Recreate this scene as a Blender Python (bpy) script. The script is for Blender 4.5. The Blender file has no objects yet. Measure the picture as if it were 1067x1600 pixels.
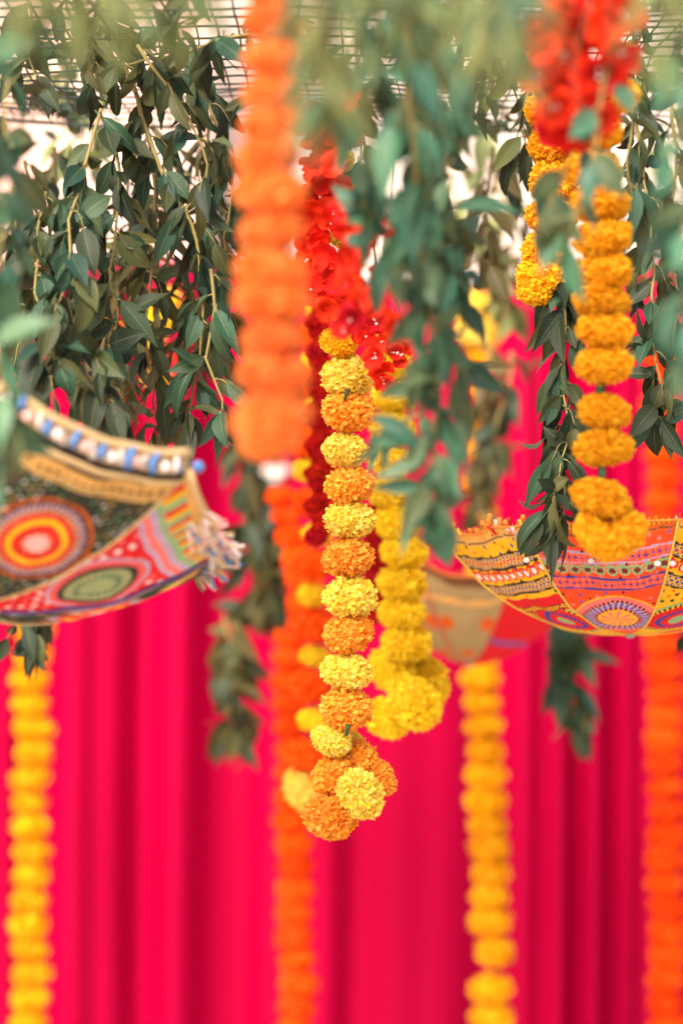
import bpy, math, random
import numpy as np
from mathutils import Vector, Matrix, noise
random.seed(7)
R = math.radians
sc = bpy.context.scene
# ------------------------------------------------------------------ camera
F_MM, SENS = 85.0, 36.0
K = SENS / F_MM / 1600.0          # metres per photo pixel per metre of distance
CZ = 1.9
cam = bpy.data.cameras.new('camera'); camo = bpy.data.objects.new('camera', cam)
sc.collection.objects.link(camo); sc.camera = camo
camo.location = (0, 0, CZ); camo.rotation_euler = (R(90), 0, 0)
cam.lens = F_MM; cam.sensor_fit = 'VERTICAL'; cam.sensor_height = SENS; cam.sensor_width = 24
cam.clip_start = 0.05; cam.clip_end = 500
cam.dof.use_dof = True; cam.dof.focus_distance = 2.8; cam.dof.aperture_fstop = 2.1
# ------------------------------------------------------------------ light
SUN_EL, SUN_AZ = R(40), R(205)    # from behind the camera, a little to the left, high
w = bpy.data.worlds.new('World'); sc.world = w; w.use_nodes = True
nt = w.node_tree; nt.nodes.clear()
sk = nt.nodes.new('ShaderNodeTexSky'); sk.sky_type = 'NISHITA'; sk.sun_disc = False
sk.sun_elevation = SUN_EL; sk.sun_rotation = SUN_AZ; sk.air_density = 1.0; sk.dust_density = 4.0; sk.ozone_density = 0.6
bg = nt.nodes.new('ShaderNodeBackground'); bg.inputs[1].default_value = 0.15
wo = nt.nodes.new('ShaderNodeOutputWorld')
nt.links.new(sk.outputs[0], bg.inputs[0]); nt.links.new(bg.outputs[0], wo.inputs[0])
sl = bpy.data.lights.new('sun', 'SUN'); sl.energy = 3.0; sl.angle = R(30); sl.color = (1.0, 0.93, 0.84)
so = bpy.data.objects.new('sun', sl); sc.collection.objects.link(so)
sd = Vector((math.sin(SUN_AZ) * math.cos(SUN_EL), math.cos(SUN_AZ) * math.cos(SUN_EL), math.sin(SUN_EL)))
so.rotation_euler = sd.to_track_quat('Z', 'Y').to_euler(); so.location = sd * 20
vs = sc.view_settings
vs.view_transform = 'Standard'; vs.look = 'None'; vs.gamma = 1; vs.use_curve_mapping = False
vs.exposure = 1.25
sc.cycles.use_denoising = True
try: sc.cycles.denoiser = 'OPENIMAGEDENOISE'
except Exception: pass
sc.cycles.max_bounces = 8; sc.cycles.diffuse_bounces = 4; sc.cycles.transmission_bounces = 4
sc.cycles.transparent_max_bounces = 4; sc.cycles.caustics_reflective = False; sc.cycles.caustics_refractive = False

# ------------------------------------------------------------------ helpers
C = sc.collection
def P(x, y, d):
    """a point of the place: metres along x, distance d from the lens, height"""
    return Vector(((x - 533.5) * K * d, d, CZ + (800 - y) * K * d))
def rnd(a, b): return random.uniform(a, b)
def tag(o, label=None, cat=None, group=None, kind=None):
    if label: o['label'] = label
    if cat: o['category'] = cat
    if group: o['group'] = group
    if kind: o['kind'] = kind
    return o
def empty(name, loc, label, cat, group=None):
    o = bpy.data.objects.new(name, None); o.location = loc; o.empty_display_size = 0.05
    C.objects.link(o); return tag(o, label, cat, group)
def mesh(name, verts, faces, mat=None, smooth=True, uvs=None, cols=None):
    me = bpy.data.meshes.new(name)
    me.from_pydata([tuple(v) for v in verts], [], faces)
    if mat: me.materials.append(mat)
    if smooth: me.polygons.foreach_set('use_smooth', [True] * len(me.polygons))
    if uvs is not None:
        l = me.uv_layers.new(name='UVMap')
        vi = np.empty(len(me.loops), dtype=np.int32); me.loops.foreach_get('vertex_index', vi)
        l.data.foreach_set('uv', np.asarray(uvs, dtype=np.float32)[vi].ravel())
    if cols is not None:
        a = me.color_attributes.new('col', 'FLOAT_COLOR', 'POINT')
        c = np.ones((len(verts), 4), dtype=np.float32); c[:, :3] = cols
        a.data.foreach_set('color', c.ravel())
    me.update(); return me
def put(name, me, parent=None, mw=None):
    """link a mesh as one object; mw is its matrix in the place, parents carry no rotation"""
    o = bpy.data.objects.new(name, me); C.objects.link(o)
    mw = mw or Matrix.Identity(4)
    if parent is not None:
        o.parent = parent
        base = parent.location.copy(); p = parent.parent
        while p is not None: base += p.location; p = p.parent
        o.matrix_basis = Matrix.Translation(-base) @ mw
    else: o.matrix_basis = mw
    return o
def catmull(pts, n):
    pts = [Vector(p) for p in pts]
    if len(pts) == 2: return [pts[0].lerp(pts[1], i / n) for i in range(n + 1)]
    q = [pts[0] * 2 - pts[1]] + pts + [pts[-1] * 2 - pts[-2]]
    out = []
    segs = len(pts) - 1
    for i in range(n + 1):
        t = i / n * segs; k = min(int(t), segs - 1); u = t - k
        a, b, c, d = q[k], q[k + 1], q[k + 2], q[k + 3]
        out.append(0.5 * ((2 * b) + (c - a) * u + (2 * a - 5 * b + 4 * c - d) * u * u + (3 * b - a - 3 * c + d) * u ** 3))
    return out
class MB:
    def __init__(s): s.v = []; s.f = []
    def tube(s, path, r0, r1=None, n=6):
        r1 = r0 if r1 is None else r1
        b = len(s.v); m = len(path)
        for i, p in enumerate(path):
            t = (path[min(i + 1, m - 1)] - path[max(i - 1, 0)]).normalized()
            x = t.cross(Vector((0.3, 1, 0.2))).normalized(); y = t.cross(x)
            r = r0 + (r1 - r0) * i / max(1, m - 1)
            for k in range(n):
                a = 2 * math.pi * k / n
                s.v.append(p + (x * math.cos(a) + y * math.sin(a)) * r)
        for i in range(m - 1):
            for k in range(n):
                s.f.append((b + i * n + k, b + i * n + (k + 1) % n, b + (i + 1) * n + (k + 1) % n, b + (i + 1) * n + k))
        s.f.append(tuple(b + k for k in range(n))[::-1]); s.f.append(tuple(b + (m - 1) * n + k for k in range(n)))
    def quad(s, a, b_, c, d):
        b = len(s.v); s.v += [a, b_, c, d]; s.f.append((b, b + 1, b + 2, b + 3))
    def ball(s, c, r, nu=8, nv=6, sc3=(1, 1, 1)):
        b = len(s.v)
        for j in range(nv + 1):
            ph = math.pi * j / nv
            for i in range(nu):
                th = 2 * math.pi * i / nu
                s.v.append(c + Vector((math.sin(ph) * math.cos(th) * sc3[0], math.sin(ph) * math.sin(th) * sc3[1], math.cos(ph) * sc3[2])) * r)
        for j in range(nv):
            for i in range(nu):
                s.f.append((b + j * nu + i, b + j * nu + (i + 1) % nu, b + (j + 1) * nu + (i + 1) % nu, b + (j + 1) * nu + i))
    def build(s, name, mat, smooth=True): return mesh(name, s.v, s.f, mat, smooth)

# ------------------------------------------------------------------ materials
def srgb(r, g, b):
    f = lambda c: ((c / 255) / 12.92 if c / 255 <= 0.04045 else ((c / 255 + 0.055) / 1.055) ** 2.4)
    return (f(r), f(g), f(b), 1)
def mat_new(name):
    m = bpy.data.materials.new(name); m.use_nodes = True
    return m, m.node_tree, m.node_tree.nodes['Principled BSDF'], m.node_tree.nodes['Material Output']
def N(t, kind, **kw):
    n = t.nodes.new(kind)
    for k, v in kw.items(): setattr(n, k, v)
    return n
def mixrgb(t, a, b, fac, mode='MIX'):
    n = N(t, 'ShaderNodeMix', data_type='RGBA', blend_type=mode)
    for s, v in ((0, fac), (6, a), (7, b)):
        if hasattr(v, 'is_linked'): t.links.new(v, n.inputs[s])
        else: n.inputs[s].default_value = v
    return n.outputs[2]
def mth(t, op, a, b=None, c=None):
    n = N(t, 'ShaderNodeMath', operation=op)
    for s, v in enumerate((a, b, c)):
        if v is None: continue
        if hasattr(v, 'is_linked'): t.links.new(v, n.inputs[s])
        else: n.inputs[s].default_value = v
    return n.outputs[0]
def scale_noise(t, scale, detail=3, coord='Object'):
    tc = N(t, 'ShaderNodeTexCoord'); nn = N(t, 'ShaderNodeTexNoise')
    nn.inputs['Scale'].default_value = scale; nn.inputs['Detail'].default_value = detail
    t.links.new(tc.outputs[coord], nn.inputs['Vector']); return nn.outputs['Fac']
def add_translucent(t, bs, out, col, amount):
    tr = N(t, 'ShaderNodeBsdfTranslucent'); mx = N(t, 'ShaderNodeMixShader'); mx.inputs[0].default_value = amount
    if hasattr(col, 'is_linked'): t.links.new(col, tr.inputs[0])
    else: tr.inputs[0].default_value = col
    t.links.new(bs.outputs[0], mx.inputs[1]); t.links.new(tr.outputs[0], mx.inputs[2]); t.links.new(mx.outputs[0], out.inputs[0])
def petal_mat(name, c1, c2, tl=0.3, rough=0.75):
    m, t, bs, out = mat_new(name)
    g = N(t, 'ShaderNodeNewGeometry'); oi = N(t, 'ShaderNodeObjectInfo')
    col = mixrgb(t, c1, c2, g.outputs['Random Per Island'])
    v = mth(t, 'MULTIPLY_ADD', oi.outputs['Random'], 0.12, 0.92)
    hs = N(t, 'ShaderNodeHueSaturation'); t.links.new(col, hs.inputs['Color']); t.links.new(v, hs.inputs['Value'])
    h = mth(t, 'MULTIPLY_ADD', oi.outputs['Random'], 0.008, 0.497); t.links.new(h, hs.inputs['Hue'])
    t.links.new(hs.outputs[0], bs.inputs['Base Color'])
    bs.inputs['Roughness'].default_value = rough; bs.inputs['Specular IOR Level'].default_value = 0.25
    add_translucent(t, bs, out, hs.outputs[0], tl); return m
def plain(name, c, rough=0.6, metal=0, tl=0, var=0.0, nscale=40):
    m, t, bs, out = mat_new(name)
    col = c
    if var:
        dk = tuple(x * (1 - var) for x in c[:3]) + (1,)
        col = mixrgb(t, c, dk, scale_noise(t, nscale)); t.links.new(col, bs.inputs['Base Color'])
    else: bs.inputs['Base Color'].default_value = c
    bs.inputs['Roughness'].default_value = rough; bs.inputs['Metallic'].default_value = metal
    bs.inputs['Specular IOR Level'].default_value = 0.3
    if tl: add_translucent(t, bs, out, col, tl)
    return m
def leaf_mat(name, top, under, vein, rough=0.55, tl=0.12):
    m, t, bs, out = mat_new(name)
    g = N(t, 'ShaderNodeNewGeometry'); oi = N(t, 'ShaderNodeObjectInfo')
    uv = N(t, 'ShaderNodeUVMap'); sep = N(t, 'ShaderNodeSeparateXYZ'); t.links.new(uv.outputs[0], sep.inputs[0])
    au = mth(t, 'ABSOLUTE', mth(t, 'SUBTRACT', sep.outputs[0], 0.5))
    mid = mth(t, 'SMOOTH_MIN', 1.0, mth(t, 'MAXIMUM', mth(t, 'SUBTRACT', 1.0, mth(t, 'MULTIPLY', au, 22.0)), 0.0), 0.05)
    side = mth(t, 'SINE', mth(t, 'MULTIPLY', mth(t, 'SUBTRACT', sep.outputs[1], mth(t, 'MULTIPLY', au, 0.5)), 62.0))
    sidem = mth(t, 'MULTIPLY', mth(t, 'MAXIMUM', mth(t, 'SUBTRACT', side, 0.8), 0.0), 1.4)
    veinf = mth(t, 'MINIMUM', mth(t, 'ADD', mth(t, 'MULTIPLY', mid, 0.75), sidem), 1.0)
    base = mixrgb(t, top, under, g.outputs['Backfacing'])
    nf = scale_noise(t, 60, 4)
    base = mixrgb(t, base, under, mth(t, 'MULTIPLY', nf, 0.3))
    wn = N(t, 'ShaderNodeTexWhiteNoise', noise_dimensions='1D'); t.links.new(oi.outputs['Random'], wn.inputs['W'])
    base = mixrgb(t, base, (0.11, 0.10, 0.022, 1), mth(t, 'MULTIPLY', mth(t, 'POWER', wn.outputs['Value'], 3.0), 0.75))
    col = mixrgb(t, base, vein, mth(t, 'MULTIPLY', veinf, 0.75))
    hs = N(t, 'ShaderNodeHueSaturation'); t.links.new(col, hs.inputs['Color'])
    t.links.new(mth(t, 'MULTIPLY_ADD', oi.outputs['Random'], 0.6, 0.7), hs.inputs['Value'])
    t.links.new(mth(t, 'MULTIPLY_ADD', oi.outputs['Random'], -0.04, 0.52), hs.inputs['Hue'])
    t.links.new(hs.outputs[0], bs.inputs['Base Color'])
    bs.inputs['Roughness'].default_value = rough; bs.inputs['Specular IOR Level'].default_value = 0.28
    bp = N(t, 'ShaderNodeBump'); bp.inputs['Strength'].default_value = 0.35; bp.inputs['Distance'].default_value = 0.001
    t.links.new(mth(t, 'ADD', veinf, nf), bp.inputs['Height']); t.links.new(bp.outputs[0], bs.inputs['Normal'])
    add_translucent(t, bs, out, hs.outputs[0], tl); return m

M = {}
M['yellow'] = petal_mat('marigold_yellow', (0.98, 0.68, 0.04, 1), (0.99, 0.84, 0.22, 1), .5)
M['gold'] = petal_mat('marigold_gold', (0.98, 0.66, 0.006, 1), (0.99, 0.82, 0.05, 1), .5)
M['amber'] = petal_mat('marigold_amber', (0.98, 0.48, 0.006, 1), (0.99, 0.64, 0.03, 1), .5)
M['orange'] = petal_mat('marigold_orange', (0.97, 0.36, 0.014, 1), (0.99, 0.54, 0.09, 1), .5)
M['ochre'] = petal_mat('marigold_ochre', (0.90, 0.42, 0.001, 1), (0.94, 0.52, 0.006, 1), .4)
M['deep'] = petal_mat('marigold_deep_orange', (0.93, 0.085, 0.0005, 1), (0.95, 0.125, 0.001, 1), .4)
M['coral'] = petal_mat('marigold_coral', (0.96, 0.19, 0.014, 1), (0.99, 0.42, 0.12, 1), 0.45)  # paler petal tone puts the close garland's peach highlights into the colour
M['red'] = petal_mat('petal_red', (0.52, 0.001, 0.0025, 1), (0.62, 0.004, 0.004, 1), 0.3)
M['scarlet'] = petal_mat('petal_scarlet', (0.74, 0.008, 0.002, 1), (0.84, 0.028, 0.006, 1), 0.35)
M['stamen'] = plain('stamen_white', (0.75, 0.66, 0.6, 1), 0.5)
M['teal'] = leaf_mat('leaf_blue_green', (0.012, 0.056, 0.033, 1), (0.055, 0.08, 0.034, 1), (0.16, 0.19, 0.10, 1))
M['dark'] = leaf_mat('leaf_dark_green', (0.012, 0.027, 0.013, 1), (0.042, 0.045, 0.016, 1), (0.14, 0.15, 0.07, 1))
M['olive'] = leaf_mat('leaf_olive', (0.055, 0.043, 0.010, 1), (0.085, 0.062, 0.016, 1), (0.2, 0.16, 0.06, 1))
M['pale'] = leaf_mat('leaf_pale_green', (0.045, 0.165, 0.098, 1), (0.13, 0.22, 0.12, 1), (0.25, 0.29, 0.18, 1), 0.42, 0.2)
M['moss'] = leaf_mat('leaf_moss_green', (0.17, 0.20, 0.06, 1), (0.24, 0.26, 0.09, 1), (0.28, 0.3, 0.16, 1), 0.6, 0.25)
M['stem'] = plain('stem_tan_green', (0.33, 0.25, 0.08, 1), 0.6, var=0.4, nscale=80)
M['stem_dark'] = plain('stem_brown', (0.12, 0.075, 0.03, 1), 0.7, var=0.4, nscale=80)
M['cord'] = plain('cord_dark_green', (0.012, 0.055, 0.025, 1), 0.5)
M['calyx'] = plain('calyx_green', (0.02, 0.045, 0.008, 1), 0.6)
M['joint'] = plain('plastic_joint_green', (0.01, 0.16, 0.08, 1), 0.35)
M['net'] = plain('net_plastic', (0.018, 0.030, 0.022, 1), 0.45)
M['metal'] = plain('pipe_grey', (0.33, 0.30, 0.27, 1), 0.4, 0.6)

# ------------------------------------------------------------------ the setting
def fabric(name, c, dark, rough, sheen, tl=0.0):
    m, t, bs, out = mat_new(name)
    tc = N(t, 'ShaderNodeTexCoord'); mp = N(t, 'ShaderNodeMapping'); mp.inputs['Scale'].default_value = (3, 3, 0.35)
    nn = N(t, 'ShaderNodeTexNoise'); nn.inputs['Scale'].default_value = 1.6; nn.inputs['Detail'].default_value = 4
    t.links.new(tc.outputs['Object'], mp.inputs[0]); t.links.new(mp.outputs[0], nn.inputs['Vector'])
    col = mixrgb(t, c, dark, nn.outputs['Fac']); t.links.new(col, bs.inputs['Base Color'])
    bs.inputs['Roughness'].default_value = rough; bs.inputs['Specular IOR Level'].default_value = 0.05
    bs.inputs['Sheen Weight'].default_value = sheen; bs.inputs['Sheen Tint'].default_value = c
    wv = N(t, 'ShaderNodeTexNoise'); wv.inputs['Scale'].default_value = 900
    t.links.new(tc.outputs['Object'], wv.inputs['Vector'])
    bp = N(t, 'ShaderNodeBump'); bp.inputs['Strength'].default_value = 0.15; bp.inputs['Distance'].default_value = 0.0005
    t.links.new(wv.outputs['Fac'], bp.inputs['Height']); t.links.new(bp.outputs[0], bs.inputs['Normal'])
    if tl: add_translucent(t, bs, out, col, tl)
    return m
M['pink'] = fabric('drape_fuchsia', (0.40, 0.0002, 0.040, 1), (0.33, 0.0002, 0.023, 1), 0.45, 0.0, 0.15)
M['cream'] = fabric('drape_cream', (0.66, 0.55, 0.48, 1), (0.56, 0.45, 0.38, 1), 0.8, 0.0)
M['peach'] = fabric('drape_peach', (0.86, 0.50, 0.40, 1), (0.84, 0.60, 0.50, 1), 0.8, 0.0)

def ground():
    m, t, bs, out = mat_new('pale_bounce_stone')  # unseen ground, made pale to bounce light up under the hangings
    n1 = scale_noise(t, 1.2, 6); n2 = scale_noise(t, 60, 4)
    c = mixrgb(t, (0.50, 0.44, 0.36, 1), (0.42, 0.36, 0.30, 1), n1)
    c = mixrgb(t, c, (0.34, 0.29, 0.24, 1), mth(t, 'MULTIPLY', n2, 0.5)); t.links.new(c, bs.inputs['Base Color'])
    bs.inputs['Roughness'].default_value = 0.85
    nx = 40; vv = []; ff = []
    for j in range(nx + 1):
        for i in range(nx + 1):
            x = (i / nx - 0.5) * 2; y = (j / nx - 0.5) * 2
            X = x * 120 * abs(x); Y = y * 120 * abs(y)
            vv.append((X, Y + 3, 0.004 * noise.noise(Vector((X, Y, 0)))))
    for j in range(nx):
        for i in range(nx):
            a = j * (nx + 1) + i; ff.append((a, a + 1, a + nx + 2, a + nx + 1))
    o = put('bounce_ground', mesh('bounce_ground', vv, ff, m)); tag(o, kind='structure')
ground()

def drape(name, xa, xb, d, ztop, mat, label, cat, folds, amp, topwave=0.0, seed=1, step=0.006, th=0.004):
    """cloth hanging in folds; folds = list of (x, depth, width)"""
    rs = random.Random(seed)
    n = int((xb - xa) / step); m = 26
    zs = [0.01 + (ztop - 0.01) * (j / m) for j in range(m + 1)]
    vv = []
    ph = [rs.uniform(0, 6.28) for _ in range(8)]
    for j, z in enumerate(zs):
        for i in range(n + 1):
            x = xa + (xb - xa) * i / n
            zz = z / ztop
            drift = 0.03 * math.sin(1.3 * z + 2.2 * x + ph[0])
            y = 0
            for fx, fd, fw in folds:
                q = (x + drift * (1 - 0.4 * zz) * 0.5 - fx) / fw
                if abs(q) < 4: y -= fd * math.exp(-q * q)
            y += amp * (0.5 * math.sin(19 * x + ph[1] + 0.4 * math.sin(z * 1.7)) + 0.35 * math.sin(37 * x + ph[2] + 0.5 * z) + 0.15 * math.sin(71 * x + ph[3] - z))
            y += 0.004 * noise.noise(Vector((x * 7, z * 2.3, seed)))
            ztw = topwave * math.sin(5 * x + ph[4]) * zz ** 6
            vv.append((x, d + y, z + ztw))
    ff = []
    for j in range(m):
        for i in range(n):
            a = j * (n + 1) + i; ff.append((a, a + 1, a + n + 2, a + n + 1))
    o = put(name, mesh(name, vv, ff, mat)); tag(o, label, cat)
    md = o.modifiers.new('thickness', 'SOLIDIFY'); md.thickness = th; md.offset = 1
    return o
D_DR = 5.0
fx = []
for px, dep, wd in [(20, .05, .03), (128, .06, .045), (190, .035, .03), (160, .03, .06), (285, .085, .042), (432, .05, .04), (510, .075, .035),
                    (620, .08, .07), (700, .05, .045), (808, .05, .035), (862, .05, .026), (915, .055, .024), (965, .052, .022), (1010, .045, .026)]:
    fx.append(((px - 533.5) * K * D_DR, dep * 1.4 * rnd(.7, 1.1), wd * rnd(1.0, 1.5)))
for s in (-1, 1):
    for k in range(16): fx.append((s * (0.75 + 0.115 * k), rnd(.04, .09), rnd(.02, .045)))
drape('pink_drape', -2.6, 2.6, D_DR, P(0, 432, D_DR).z, M['pink'], 'hot pink satin drape hanging in deep vertical folds across the back', 'drape', fx, 0.006, 0.035, 3)
fx2 = [(-3.6 + 0.2 * k + rnd(-.06, .06), rnd(.02, .06), rnd(.04, .08)) for k in range(37)]
drape('cream_drape', -3.6, 3.6, 6.6, 4.2, M['cream'], 'pale cream cloth wall showing above and behind the pink drape', 'cloth wall', fx2, 0.01, 0.0, 5, 0.03)
fx3 = [(-2.4 + 0.17 * k + rnd(-.05, .05), rnd(.03, .07), rnd(.03, .06)) for k in range(12)]
drape('peach_drape', -2.4, (330 - 533.5) * K * 6.1, 6.1, 3.6, M['peach'], 'sheer peach curtain lit behind the leaves at the upper left', 'curtain', fx3, 0.01, 0.0, 9, 0.02)

# pipes that carry the drapes and the net
def pipe(name, a, b, r, label, cat, group=None):
    e = empty(name, a, label, cat, group)
    mb = MB(); mb.tube([a, (a + b) / 2, b], r, n=14); put('tube', mb.build('tube', M['metal']), e)
    mb = MB(); mb.tube([b - (b - a).normalized() * 0.03, b + (b - a).normalized() * 0.004], r * 1.3, n=14); put('end_cap', mb.build('end_cap', M['metal']), e)
    return e
zt = P(0, 432, D_DR).z
pipe('drape_rail', Vector((-2.65, D_DR + .03, zt - 0.01)), Vector((2.65, D_DR + .03, zt - 0.01)), 0.014, 'grey rail carrying the top of the pink drape', 'rail')
pipe('steel_post', Vector((P(1090, 0, 4.75).x, 4.75, 0.0)), Vector((P(1090, 0, 4.75).x, 4.75, P(0, 560, 4.75).z)), 0.012, 'slim grey post beside the orange garland at the right edge', 'post')

# overhead net
def netz(x, y):
    return CZ + 0.535 + 0.035 * noise.noise(Vector((x * 2.2, y * 1.6, 3))) + 0.006 * noise.noise(Vector((x * 11, y * 9, 1)))
def net():
    e = empty('trellis_net', Vector((0, 3.2, CZ + 0.54)), 'dark green plastic trellis net stretched overhead for the hangings', 'net')
    x0, x1, y0, y1, c, cy_ = -1.15, 1.15, 1.5, 3.35, 0.0235, 0.047
    mb = MB(); nx = int((x1 - x0) / c); ny = int((y1 - y0) / cy_)
    def wob(x, y): return Vector((x + 0.012 * noise.noise(Vector((x * 5, y * 5, 7))), y + 0.016 * noise.noise(Vector((x * 5, y * 5, 12))), netz(x, y)))
    for i in range(nx + 1):
        x = x0 + i * c; mb.tube([wob(x, y0 + (y1 - y0) * k / 50) for k in range(51)], 0.0013, n=4)
    for j in range(ny + 1):
        y = y0 + j * cy_; mb.tube([wob(x0 + (x1 - x0) * k / 36, y) for k in range(37)], 0.0014, n=4)
    o = put('netting', mb.build('netting', M['net'], False), e); o['kind'] = 'stuff'
    for (a, b) in (((x0, y0), (x1, y0)), ((x1, y0), (x1, y1)), ((x1, y1), (x0, y1)), ((x0, y1), (x0, y0))):
        m2 = MB(); m2.tube([wob(a[0] + (b[0] - a[0]) * k / 20, a[1] + (b[1] - a[1]) * k / 20) for k in range(21)], 0.0022, n=6)
        put('edge_rope', m2.build('edge_rope', M['net']), e)
    for (x, y) in ((x0, y0), (x1, y0), (x0, y1), (x1, y1)):
        w_ = {(-1, -1): 'front left', (1, -1): 'front right', (-1, 1): 'back left', (1, 1): 'back right'}[(1 if x > 0 else -1, 1 if y > 3 else -1)]
        pipe('net_post', Vector((x, y, 0)), Vector((x, y, netz(x, y) + 0.02)), 0.02, 'grey post under the %s corner of the overhead net' % w_, 'post', 'posts holding up the net')
net()
for dw, lb in ((4.05, 'nearer taut wire carrying the beige parasol behind the net'), (4.45, 'far taut wire carrying the background garlands in front of the drape')):
    e = empty('taut_wire', Vector((-1.5, dw, netz(0, dw))), lb, 'wire')
    mb = MB(); mb.tube([Vector((-1.5 + 3 * k / 20, dw, CZ + .535 - .02 * math.sin(math.pi * k / 20))) for k in range(21)], .0018, n=6); put('wire', mb.build('wire', M['net']), e)
    for sx in (-1.5, 1.5):
        mb = MB(); mb.tube([Vector((sx, dw, 0)), Vector((sx, dw, 1.2)), Vector((sx, dw, CZ + .56))], .016, n=10); put('post', mb.build('post', M['metal']), e)

# ------------------------------------------------------------------ marigolds
def marigold_mesh(name, mat, seed, flat=0.78, n=430, frill=1.0, rad=0.0285):
    rs = random.Random(seed); vv = []; ff = []
    mb = MB(); mb.ball(Vector((0, 0, 0)), rad * 0.84, 12, 8, (1, 1, flat)); vv += mb.v; ff += mb.f
    ga = math.pi * (3 - math.sqrt(5))
    lob = [rs.uniform(0, 6.28) for _ in range(4)]
    for k in range(n):
        z = 1 - 2 * (k + .5) / n; z = max(-1, min(1, z + rs.uniform(-.05, .05))); a = k * ga + rs.uniform(-.2, .2)
        s = math.sqrt(max(0, 1 - z * z))
        d = Vector((s * math.cos(a), s * math.sin(a), z))
        ax = Vector((rs.uniform(-1, 1), rs.uniform(-1, 1), rs.uniform(-1, 1)))
        x = d.cross(ax).normalized(); y = d.cross(x)
        big = rad * (1 + 0.045 * math.sin(3 * a + lob[0]) + 0.035 * math.sin(5 * a + lob[1] + 3 * z)) * rs.uniform(0.88, 1.09)
        wd = rad * rs.uniform(.085, .15) * frill; curl = rs.uniform(-.22, .22) * rad
        fl = lambda v: Vector((v.x, v.y, v.z * flat))
        b = len(vv)
        curl = rs.choice((-1, 1)) * rs.uniform(.05, .20) * rad
        for (q, wf, cf) in ((0.72, .7, 0), (0.90, 1.05, .3), (1.0, 1.15, 1.0)):
            c0 = fl(d * big * q + y * curl * cf)
            cup = rad * 0.05 * cf
            if q < 1: vv += [c0 - x * wd * wf, c0 + y * cup, c0 + x * wd * wf]
            else: vv += [c0 - x * wd * wf + d * rs.uniform(-.05, .03) * rad, c0 + y * cup + d * rs.uniform(-.07, .05) * rad, c0 + x * wd * wf + d * rs.uniform(-.05, .03) * rad]
        for r_ in (0, 3):
            ff += [(b + r_, b + r_ + 1, b + r_ + 4, b + r_ + 3), (b + r_ + 1, b + r_ + 2, b + r_ + 5, b + r_ + 4)]
    return mesh(name, vv, ff, mat, False)
MG = {}
def mg(color, lod=0):
    k = (color, lod)
    if k not in MG:
        MG[k] = [marigold_mesh('marigold_%s' % color, M[color], 11 + 7 * i + len(MG) * 3, flat=(0.76, 0.82, 0.72, 0.8)[i], n=(950 if lod == 0 else 300), frill=(.62 if lod == 0 else 1.2)) for i in range(4 if lod == 0 else 3)]
    return random.choice(MG[k])
FR = 0.0285
def garland(name, label, cat, flowers, d, cord_path=None, group=None, lod=0, top=None, joints=(), squash=1.0):
    """flowers: (x, y, width_px, colour[, tilt]) at distance d (or own d as 6th)"""
    pts = [P(f[0], f[1], f[5] if len(f) > 5 else d) for f in flowers]
    e = empty(name, pts[0], label, cat, group)
    for f, p in zip(flowers, pts):
        dd = f[5] if len(f) > 5 else d
        s = f[2] * K * dd / (2 * FR) * 1.04
        tilt = f[4] if len(f) > 4 and f[4] is not None else rnd(-.14, .14)
        mw = Matrix.Translation(p) @ Matrix.Rotation(tilt, 4, 'Y') @ Matrix.Rotation(rnd(-.25, .25), 4, 'X') @ Matrix.Rotation(rnd(0, 6.28), 4, 'Z') @ Matrix.Scale(s, 4) @ Matrix.Diagonal((1, 1, squash, 1))
        put('marigold', mg(f[3], lod), e, mw)
    cp = cord_path or [p.copy() for p in pts]
    if top is not None: cp = [P(top[0], top[1], d)] + cp
    mb = MB(); mb.tube(catmull(cp, max(8, len(cp) * 3)), 0.0013, n=5); put('cord', mb.build('cord', M['calyx']), e)
    for (x, y, dd) in joints:
        a = P(x, y - 9, dd); b = P(x, y + 9, dd); mb = MB(); mb.tube([a, (a + b) / 2, b], 0.0030, 0.0034, n=8); put('joint', mb.build('joint', M['joint']), e)
    return e

# main garland, in focus
A = [(530, 250, 44, 'yellow'), (540, 305, 48, 'amber'), (536, 370, 44, 'yellow'), (530, 425, 44, 'amber'), (528, 480, 54, 'orange')]
A += [(530, 536, 56, 'amber', .3), (544, 588, 76, 'yellow', -.05), (544, 643, 80, 'orange', .05), (539, 704, 66, 'yellow', .1), (545, 758, 73, 'orange', -.1),
      (547, 812, 74, 'yellow', .05), (545, 871, 76, 'orange', -.12), (546, 933, 78, 'yellow', -.05), (543, 990, 74, 'orange', -.2), (543, 1049, 76, 'yellow', .12),
      (540, 1108, 78, 'orange', .05)]
A = [f + ((.1,) if len(f) == 4 else ()) for f in A]
A += [(518, 1157, 60, 'yellow', .4, 2.80), (560, 1185, 66, 'orange', .7, 2.83), (592, 1213, 60, 'orange', 1.0, 2.83), (548, 1162, 44, 'yellow', .2, 2.84), (518, 1210, 70, 'orange', -.9, 2.81), (516, 1278, 78, 'orange', .3, 2.78), (563, 1240, 78, 'yellow', .9, 2.75)]
garland('marigold_garland', 'sharp garland of alternating yellow and orange marigolds ending in a looped knot', 'garland', A, 2.8, top=(523, 90))
gA = [o for o in C.objects if o.get('label', '').startswith('sharp garland')][0]
for (x, y) in ((541, 616), (543, 1140)):
    p = P(x, y, 2.772); mb = MB(); mb.tube([p + Vector((rnd(-.002, .002), 0, .006)), p, p + Vector((rnd(-.003, .003), -.002, -.007))], .0030, .0016, 7); put('calyx', mb.build('calyx', M['calyx']), gA)
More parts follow.
